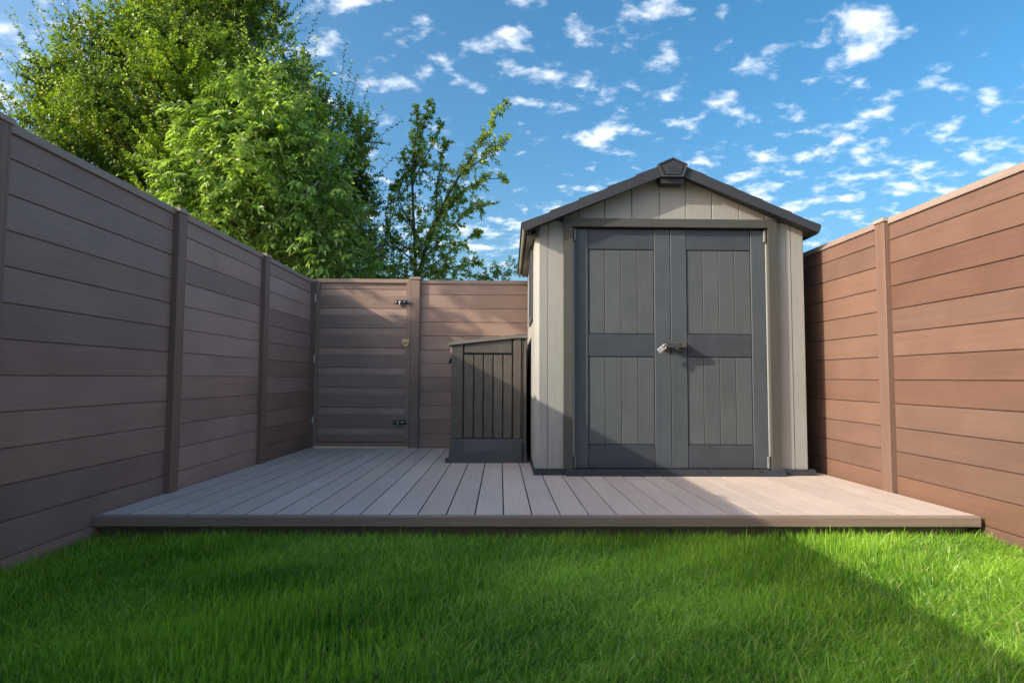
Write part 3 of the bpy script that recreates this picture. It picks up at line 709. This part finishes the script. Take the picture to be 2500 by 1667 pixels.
def leaves(Pb, D, Lh, Wd, tn_, droop=0.25, fold=0.25, up=0.6, segs=False):
    n = len(Pb); D = nrm(D)
    upv = nrm(np.array([0, 0, 1.0]) * up + rng.normal(0, 0.5, (n, 3)))
    S = nrm(np.cross(D, upv)); Nn = nrm(np.cross(S, D))
    Lh = Lh[:, None]; Wd = Wd[:, None]
    mid = Pb + D*Lh*0.45
    a = mid + S*Wd*0.5 + Nn*Wd*fold; b = mid - S*Wd*0.5 + Nn*Wd*fold
    tip = Pb + D*Lh - np.array([0, 0, 1.0])*Lh*droop
    V = np.stack([Pb, a, tip, b], 1).reshape(-1, 3)
    i = np.arange(n)*4
    F = np.concatenate([np.stack([i, i+1, i+2], 1), np.stack([i, i+2, i+3], 1)])
    return V, F, np.repeat(tn_, 4)
def pix(x, y, Y):          # picture position at depth Y, used only to plan where boughs stand
    return np.array([(x-1222)/FPX*Y, Y, EYE + (922-y)/FPX*Y])
def twig_cloud(blobs, n_twigs, tl, rise=0.35, shell=0.45, sag=0.0):
    """twigs grow out of ellipsoidal boughs; returns start points, directions, lengths, bough ids"""
    w = np.array([b[1]**2 * (b[2] if len(b) > 2 else 1.0) for b in blobs]); w = w / w.sum()
    idx = rng.choice(len(blobs), n_twigs, p=w)
    c = np.array([b[0] for b in blobs])[idx]; R = np.array([b[1] for b in blobs])[idx][:, None]
    d = nrm(rng.normal(0, 1, (n_twigs, 3)))
    rad = rng.uniform(shell, 1.0, (n_twigs, 1)) ** 0.6
    lump = 1 + 0.22*np.sin(d[:, :1]*7 + idx[:, None]) * np.sin(d[:, 2:]*6 + idx[:, None]*2)
    p = c + d*R*rad*lump
    dirn = nrm(d*0.9 + np.array([0, 0, rise]) + rng.normal(0, 0.35, (n_twigs, 3)))
    ln = rng.uniform(*tl, n_twigs)
    return p, dirn, ln, idx
def leaf_on_twigs(p, dirn, ln, per, Lr, Wr, droop, spread=0.9, tn_base=None, curve=0.15, up=0.6, fold=0.25):
    n = len(p); t = (np.arange(per)+0.5)/per
    T = np.repeat(t[None, :], n, 0) + rng.uniform(-.4/per, .4/per, (n, per))
    P_ = p[:, None, :] + dirn[:, None, :]*(ln[:, None]*T)[:, :, None] + np.array([0, 0, -1.0])*(curve*ln[:, None]*T**2)[:, :, None]
    side = nrm(np.cross(dirn, rng.normal(0, 1, (n, 3))))
    other = np.cross(dirn, side)
    ph = rng.uniform(0, 6.28, (n, 1)) + np.arange(per)[None, :]*2.4
    sd_ = side[:, None, :]*np.cos(ph)[:, :, None] + other[:, None, :]*np.sin(ph)[:, :, None]
    D = nrm(dirn[:, None, :]*0.6 + sd_*spread + rng.normal(0, .2, (n, per, 3)))
    m = n*per
    tb = np.repeat((tn_base if tn_base is not None else np.full(n, .5))[:, None], per, 1) + rng.normal(0, .16, (n, per))
    tb = np.clip(tb, 0, 0.9)
    tb = np.where(rng.random((n, per)) < 0.02, 1.0, tb)
    return leaves(P_.reshape(-1, 3), D.reshape(-1, 3), rng.uniform(*Lr, m), rng.uniform(*Wr, m), tb.ravel(), droop=droop, up=up, fold=fold)
def twig_sticks(p, dirn, ln, r_, curve=0.15):
    """thin three sided sticks, joined"""
    n = len(p); side = nrm(np.cross(dirn, rng.normal(0, 1, (n, 3)))); oth = np.cross(dirn, side)
    V = []
    for t, rr in ((0, r_), (0.5, r_*.7), (1.0, r_*.3)):
        c = p + dirn*(ln*t)[:, None] - np.array([0, 0, 1.0])*(curve*ln*t*t)[:, None]
        for a in (0, 2.09, 4.19): V.append(c + side*rr*math.cos(a) + oth*rr*math.sin(a))
    V = np.stack(V, 1).reshape(-1, 3); i = np.arange(n)*9; F = []
    for s in (0, 3):
        for a in range(3): F.append(np.stack([i+s+a, i+s+(a+1) % 3, i+s+3+(a+1) % 3, i+s+3+a], 1))
    return V, np.concatenate(F)
def join_np(parts):
    V = []; F = {}; T = []; o = 0
    for v_, f, t in parts:
        V.append(v_); T.append(t); F.setdefault(f.shape[1], []).append(f+o); o += len(v_)
    return np.concatenate(V), [np.concatenate(x) for x in F.values()], np.concatenate(T)

M_LEAF_A = leafy('leaves_dark_tree', (0.022, 0.070, 0.010), (0.370, 0.550, 0.050), (0.45, 0.38, 0.05), transl=0.32, rough=0.45, spec=0.4)
M_LEAF_B = leafy('leaves_light_tree', (0.080, 0.190, 0.030), (0.440, 0.620, 0.130), (0.36, 0.36, 0.06), transl=0.36, rough=0.38, spec=0.7)
M_LEAF_C = leafy('leaves_sparse_tree', (0.110, 0.230, 0.030), (0.480, 0.600, 0.090), (0.33, 0.26, 0.06), transl=0.30, rough=0.4, spec=0.5)

def build_tree(name, loc, label, group, trunk_pts, trunk_r, limbs, bark, twigs, leaf_mat, per, Lr, Wr, droop, stick_r=0.004, curve=0.15, up=0.6, extra=None, spread=0.9, fold=0.25, tone_fn=None):
    th = thing(name, loc, label, 'tree', group)
    MB().tube(trunk_pts, trunk_r, 10).build('trunk', bark, th, smooth=True)
    for pts, rs in limbs:
        MB().tube(pts, rs, 6).build('branch', bark, th, smooth=True)
    p, d, ln, idx = twigs
    sv, sf = twig_sticks(p, d, ln, stick_r, curve)
    place('twigs', mesh_from_np('twigs', sv - np.array(loc), [sf], bark), loc, th, kind='stuff')
    base = 0.40 + 0.42*np.sin(p[:, 0]*3.1+p[:, 2]*2.3) * np.sin(p[:, 1]*2.7+p[:, 2]*3.7) + rng.normal(0, .08, len(p))
    V, F, T = leaf_on_twigs(p, d, ln, per, Lr, Wr, droop, tn_base=base, curve=curve, up=up, spread=spread, fold=fold)
    place('foliage', mesh_from_np('foliage', V - np.array(loc), [F], leaf_mat, T), loc, th, kind='stuff')
    return th
def clumps(blobs, per, k, seed):
    g0 = np.random.default_rng(seed); out = []
    for b in blobs:
        c, R_ = np.array(b[0]), b[1]; n = max(4, int(per*(R_/0.8)**2))
        for _ in range(n):
            d = nrm(g0.normal(0, 1, 3)); out.append((c + d*R_*g0.uniform(.55, 1.0), R_*k*g0.uniform(.7, 1.25)))
    return out
def limbs_to(blobs, root, r0=0.05, k=4):
    out = []
    for b in blobs:
        e = np.array(b[0]); s = np.array(root) + np.array([0, 0, random.uniform(0, 0.6)])
        pts = []
        for t in np.linspace(0, 1, 6):
            q = s*(1-t) + e*t + np.array([0, 0, 0.35])*math.sin(t*math.pi)*-0.6
            q = q + np.array([random.uniform(-.06, .06) for _ in range(3)])*(0 < t < 1)
            pts.append(q)
        out.append((pts, list(np.linspace(r0, r0*0.25, 6))))
    return out

# big dense tree behind the left fence
TA = 8.6
bl = []
for (x, y, rr_, dz) in [(240, 230, .95, .3), (150, 330, .70, -.4), (330, 330, 1.0, -.6), (400, 110, 1.0, 0), (510, 60, .95, .3), (420, -60, .9, .2), (560, -110, .8, .1), (590, 20, .55, 0),
                        (500, 260, 1.1, -.5), (640, 235, .95, 0), (790, 330, .85, .3), (840, 470, .65, .5), (760, 500, .9, .2), (820, 610, .80, .4), (700, 640, .9, 0), (560, 450, 1.1, -.4), (420, 480, .9, -.6),
                        (880, 620, .5, .3), (640, 560, 1.0, .2), (260, 430, .8, -.7), (40, 250, .24, -.3), (75, 300, .35, -.4), (120, 300, .50, -.4), (130, 190, .45, 0), (190, 140, .50, .1), (260, 110, .60, .1), (110, 240, .45, -.2), (330, 60, .65, .1), (210, 230, .70, -.3)]:
    Yd = TA + dz; bl.append((pix(x, y, Yd), rr_*0.86))
rootA = (-3.6, TA, 1.6)
tw = twig_cloud(clumps(bl, 24, .27, 5), 15000, (0.12, 0.34), rise=0.75, shell=0.15)
# long loose shoots on the outline
tw2 = twig_cloud(bl, 620, (0.45, 0.90), rise=1.5, shell=0.85)
twA = tuple(np.concatenate([a, b]) for a, b in zip(tw, tw2))
build_tree('tree', (-3.6, TA, GZ), 'largest tree, dense with small dark leaves, filling the upper left behind the fence', None,
           [(-3.6, TA, GZ), (-3.62, TA, .8), (-3.55, TA, 1.6), (-3.5, TA+.05, 2.6), (-3.6, TA, 3.8)], [.16, .14, .13, .10, .05],
           limbs_to(bl, rootA, .06), M_BARKD, twA, M_LEAF_A, 19, (.036, .056), (.024, .035), 0.12, stick_r=.0035, spread=1.0, up=.3)

# unseen tree out of frame, added to dapple the light on the back fence
_r = np.random.default_rng(77)
bd_ = []
while len(bd_) < 19:
    q = _r.uniform((-5.7, 4.2, 2.5), (-5.0, 5.5, 4.9))
    if all(np.linalg.norm(q - np.array(o_[0])) > .34 for o_ in bd_): bd_.append((tuple(q), float(_r.uniform(.15, .27))))
twD = twig_cloud([(np.array(c), r_) for c, r_ in bd_], 1100, (.06, .15), shell=.05)
build_tree('tree', (-5.4, 4.9, GZ), 'unseen garden tree left of the view, added to throw the dappled light on the back fence', None,
           [(-5.4, 4.9, GZ), (-5.42, 4.9, 1.2), (-5.35, 4.9, 2.3), (-5.4, 4.9, 3.5)], [.10, .09, .07, .04],
           limbs_to([(np.array(c), r_) for c, r_ in bd_[::3]], (-5.4, 4.9, 1.8), .035), M_BARKD, twD, M_LEAF_A, 20, (.040, .062), (.026, .038), .12, spread=1.0)

# light green tree in front of it
TB = 7.3
bl = []
for (x, y, rr_, dz) in [(655, 215, .34, 0), (600, 300, .50, .1), (700, 310, .42, 0), (520, 330, .40, -.1), (480, 400, .38, -.1), (590, 400, .50, -.2), (700, 420, .52, 0), (790, 400, .36, .1), (500, 490, .42, -.2), (620, 500, .46, -.1),
                        (730, 530, .50, .1), (830, 500, .32, .1), (850, 590, .34, .15), (760, 620, .46, .1), (660, 590, .40, .1), (810, 650, .42, .1), (440, 280, .22, 0), (560, 540, .38, -.2), (720, 200, .2, .1), (450, 440, .3, -.1)]:
    bl.append((pix(x, y, TB+dz), rr_))
tw = twig_cloud(clumps(bl, 26, .30, 6), 1500, (.14, .34), rise=.30, shell=.2)
tw2 = twig_cloud(bl, 130, (.35, .60), rise=1.4, shell=.85)
twB = tuple(np.concatenate([a, b]) for a, b in zip(tw, tw2))
bx = pix(600, 600, TB)[0]
limbB = limbs_to(bl[:16], (bx, TB, 2.15), .024)
limbB += [([pix(600, 610, TB), pix(612, 560, TB-.1), pix(632, 500, TB-.15), pix(640, 430, TB-.1), pix(648, 330, TB), pix(655, 200, TB)], [.042, .038, .032, .025, .017, .007]),
          ([pix(598, 600, TB), pix(586, 540, TB-.2), pix(578, 470, TB-.25), pix(575, 380, TB-.2)], [.030, .024, .018, .008]),
          ([pix(604, 606, TB), pix(650, 560, TB-.3), pix(700, 520, TB-.3), pix(770, 440, TB-.2)], [.028, .022, .016, .007])]
treeB = build_tree('tree', (bx, TB, GZ), 'bright light green young tree with drooping pointed leaves before the large dark tree', None,
           [(bx, TB, GZ), (bx+.02, TB, .9), (bx-.02, TB, 1.8), (bx, TB, 2.3)], [.055, .05, .042, .035], limbB, M_BARK, twB, M_LEAF_B, 14, (.066, .102), (.026, .040), .30, stick_r=.0035, curve=.16, up=.3, spread=.8, fold=.18)
# the nearest sprays of leaves as pieces of their own
spray = []
for k in range(9):
    s_ = (k % 2)*2-1 if k < 8 else 0
    t = (k//2)/4
    Pb = np.array([[0.0, -0.16*t-.02 if k < 8 else -.17, -.03*t*t]])
    Dd = np.array([[s_*0.9, -0.75, -0.25]]) if s_ else np.array([[0, -1, -.35]])
    spray.append(leaves(Pb, Dd, np.array([.085]), np.array([.03]), np.array([.45+.05*(k % 3)]), droop=.3, up=3.0))
Vs, Fs, Ts = join_np(spray)
spray_me = [mesh_from_np('leaf_spray', Vs, Fs, M_LEAF_B, np.clip(Ts+dt, 0, .9)) for dt in (-.2, 0, .2, .35)]
twp, twd, twl, _ = twig_cloud(bl, 900, (.2, .3), rise=.3, shell=.9)
order = np.argsort(twp[:, 1])[:260]
for i in order:
    o = place('leaf_spray', spray_me[int(rng.integers(0, 4))], tuple(twp[i]), treeB)
    a = math.atan2(twd[i][1]-.4, twd[i][0]) + math.pi/2
    o.rotation_euler = (float(rng.uniform(-.1, .6)), float(rng.uniform(-.3, .3)), a + float(rng.uniform(-.5, .5)))
    s_ = float(rng.uniform(.8, 1.15)); o.scale = (s_, s_, s_)

# sparse upright tree beyond the back fence
TC = 9.4
def poly(pts): return [pix(x, y, TC + dy) for x, y, dy in pts]
stems = [poly([(1012, 720, 0), (1010, 600, 0), (1004, 520, .1), (1000, 430, .1), (1018, 340, .05), (1030, 285, 0), (1040, 235, 0)]),
         poly([(1014, 690, 0), (1045, 570, -.1), (1090, 470, -.1), (1130, 400, -.1), (1165, 345, 0), (1195, 300, 0), (1226, 228, 0)]),
         poly([(1120, 420, -.1), (1165, 385, 0), (1205, 350, 0), (1245, 320, 0)]),
         poly([(1060, 540, .1), (1062, 450, .1), (1075, 370, .1), (1090, 330, .1)]),
         poly([(1004, 560, 0), (965, 480, .1), (985, 400, .1), (975, 370, .1)]),
         poly([(1010, 640, 0), (950, 590, .1), (935, 520, .1), (955, 450, .1)]),
         poly([(1020, 650, 0), (1090, 560, 0), (1150, 500, 0), (1215, 490, 0)]),
         poly([(1080, 520, 0), (1130, 455, .1), (1190, 430, .1), (1230, 428, .1)]),
         poly([(1020, 670, 0), (1090, 620, .1), (1140, 580, .1), (1172, 556, .1)]),
         poly([(1020, 680, 0), (1090, 655, 0), (1130, 645, .1), (1175, 640, 0)]),
         poly([(1008, 680, 0), (930, 650, .1), (890, 620, .2), (880, 560, .2)]),
         poly([(1008, 690, 0), (940, 680, .1), (880, 680, .1)]),
         poly([(1002, 440, 0), (1030, 380, -.1), (1055, 335, -.1), (1070, 290, -.1)]),
         poly([(1000, 400, 0), (1012, 300, .1), (1010, 250, .1)]),
         poly([(1040, 600, 0), (1080, 500, .2), (1120, 470, .2)]),
         poly([(1016, 700, 0), (1060, 690, 0), (1110, 690, .1), (1140, 690, .1)])]
cp, cdn, cl = [], [], []
limbC = []
for si, st in enumerate(stems):
    st = np.array(st); r0 = .03 if si < 2 else .014
    limbC.append(([tuple(q) for q in st], list(np.linspace(r0, .004, len(st)))))
    seg = np.linalg.norm(np.diff(st, axis=0), axis=1); tot = seg.sum()
    nn = int(tot*38) + 4
    for _ in range(nn):
        u = rng.uniform(.08 if si > 1 else .02, 1.0)*tot; k = int(np.searchsorted(np.cumsum(seg), u)); k = min(k, len(seg)-1)
        t = (u - (np.cumsum(seg)[k]-seg[k]))/seg[k]; q = st[k]*(1-t)+st[k+1]*t; dd = nrm(st[k+1]-st[k])
        f = u/tot
        rad = (.15 if f < .55 else .05) if si < 2 else .10*(1-f)+.03
        dirn = nrm(dd*.55 + rng.normal(0, .6, 3) + np.array([0, 0, .1]))
        cp.append(q + rng.normal(0, rad*.5, 3)); cdn.append(dirn); cl.append(rng.uniform(.10, .30)*(1.1-.65*f))
# fuller low middle
lowb = [(pix(1040, 640, TC), .55), (pix(960, 640, TC+.1), .42), (pix(1090, 590, TC), .35), (pix(1020, 560, TC), .38), (pix(1100, 670, TC), .34), (pix(910, 670, TC+.2), .30), (pix(1050, 480, TC), .30), (pix(1130, 480, TC), .24), (pix(1005, 420, TC), .18)]
lp_, ld_, ll_, _ = twig_cloud(lowb, 130, (.12, .28), shell=.1)
twC = (np.concatenate([np.array(cp), lp_]), np.concatenate([np.array(cdn), ld_]), np.concatenate([np.array(cl), ll_]), None)
cx_ = stems[0][0][0]
build_tree('tree', (cx_, TC, GZ), 'sparse upright tree with thin open branches beyond the back fence, left of the shed', None,
           [(cx_, TC, GZ), (cx_, TC, .8), (cx_, TC, 1.6), tuple(stems[0][0])], [.07, .06, .05, .035], limbC, M_BARKD, twC, M_LEAF_C, 11, (.040, .062), (.030, .044), .3, stick_r=.003, up=.3)
# a short leafy spray just above the back fence beside the shed
sp_p = [pix(1165, 690, TC), pix(1195, 678, TC), pix(1222, 668, TC), pix(1245, 655, TC)]
sb = [(q, .12) for q in sp_p]; ts = twig_cloud(sb, 46, (.08, .2), shell=.1)
bx2 = sp_p[0][0]
build_tree('shrub', (bx2, TC, GZ), 'small shrub tip showing just above the back fence next to the shed wall', None,
           [(bx2, TC, GZ), (bx2, TC, 1.2), tuple(sp_p[0])], [.02, .016, .01], [([tuple(q) for q in sp_p], [.009, .007, .005, .003])], M_BARKD, ts, M_LEAF_C, 11, (.04, .06), (.03, .042), .3, stick_r=.003)
COL.objects[-1] if False else None
for o in COL.objects:
    if o.name == 'shrub': o['category'] = 'shrub'

# ------------------------------------------------------------------ grass
M_GRASS = leafy('grass_blades', (0.045, 0.200, 0.012), (0.460, 0.730, 0.090), (0.42, 0.40, 0.16), transl=0.42, rough=0.32, spec=0.6)
def noise2(x, y, seeds):
    v_ = 0
    for k, (a, b, c, w) in enumerate(seeds): v_ = v_ + w*np.sin(a*x + b*y + c)
    return v_
def field(scale, n=7, seed=0):
    g0 = np.random.default_rng(seed)
    return [(g0.normal(0, scale), g0.normal(0, scale), g0.uniform(0, 6.28), g0.uniform(.5, 1)) for _ in range(n)]
f1, f2, f3, f4 = field(3.0, 7, 1), field(3.5, 7, 2), field(9, 9, 3), field(5, 8, 4)
def grass_patch(x0, x1, y0, y1, n, hr, wr):
    x = rng.uniform(x0, x1, n); y = rng.uniform(y0, y1, n)
    # gather blades into tufts
    x = x + 0.010*np.sin(x*170+y*40); y = y + 0.010*np.sin(y*160-x*50)
    keep = (y < DECK_Y0+0.045) & (x > XL+.004) & (x < XR-.004); x = x[keep]; y = y[keep]; n = len(x)
    hv = noise2(x, y, f3)/4
    h = rng.uniform(*hr, n)*(1 + 0.16*np.clip(hv, -1.2, 1.2)); h = np.where(rng.random(n) < .07, h*1.5, h)
    w = rng.uniform(*wr, n)
    ang = noise2(x, y, f1)*.4 + rng.normal(0, 1.6, n)
    strength = np.clip(0.62 + 0.22*noise2(x, y, f2) + rng.normal(0, .38, n), .03, 1.5)
    d = np.stack([np.cos(ang), np.sin(ang), np.zeros(n)], 1)
    sa_ = rng.uniform(0, 6.28, n); s = np.stack([np.cos(sa_), np.sin(sa_), np.zeros(n)], 1)
    base = np.stack([x, y, np.full(n, GZ-0.002)], 1)
    V = []
    for t, ww in ((0, 1.0), (.38, .95), (.72, .65), (1.0, 0)):
        bend = strength*(t**1.8)
        c = base + np.array([0, 0, 1.0])*(h*t*(1-.28*strength*t))[:, None] + d*(h*bend*.8)[:, None]
        if ww: V += [c + s*(w*ww/2)[:, None], c - s*(w*ww/2)[:, None]]
        else: V.append(c)
    V = np.stack(V, 1).reshape(-1, 3); i = np.arange(n)*7
    Q = np.concatenate([np.stack([i, i+1, i+3, i+2], 1), np.stack([i+2, i+3, i+5, i+4], 1)]); T3 = np.stack([i+4, i+5, i+6], 1)
    tb = np.clip(.42 + .13*noise2(x, y, f4)/2 + .10*noise2(x, y, f3)/2 + rng.normal(0, .26, n), 0, .9); tb = np.where(rng.random(n) < .032, 1.0, tb)  # blade tones vary; paler patches also stand for sheen on flattened blades
    tt = np.repeat(tb[:, None], 7, 1)
    return V, Q, T3, tt.ravel()
ps = [grass_patch(XL, XR, 1.35, DECK_Y0+.05, 230000, (.036, .070), (.0017, .0036)),
      grass_patch(XL, XR, .2, 1.35, 36000, (.048, .078), (.003, .0045)),
      grass_patch(XL, XR, -4.0, .2, 36000, (.05, .08), (.006, .009))]
o = 0; Vv, Qq, Tt, TT = [], [], [], []
for V, Q, T3, tt in ps:
    Vv.append(V); Qq.append(Q+o); Tt.append(T3+o); TT.append(tt); o += len(V)
me = mesh_from_np('grass', np.concatenate(Vv), [np.concatenate(Qq), np.concatenate(Tt)], M_GRASS, np.concatenate(TT))
go = place('grass', me, (0, 0, 0)); tag(go, 'thick green lawn grass in front of the deck, partly sunlit at the right', 'grass', kind='stuff')
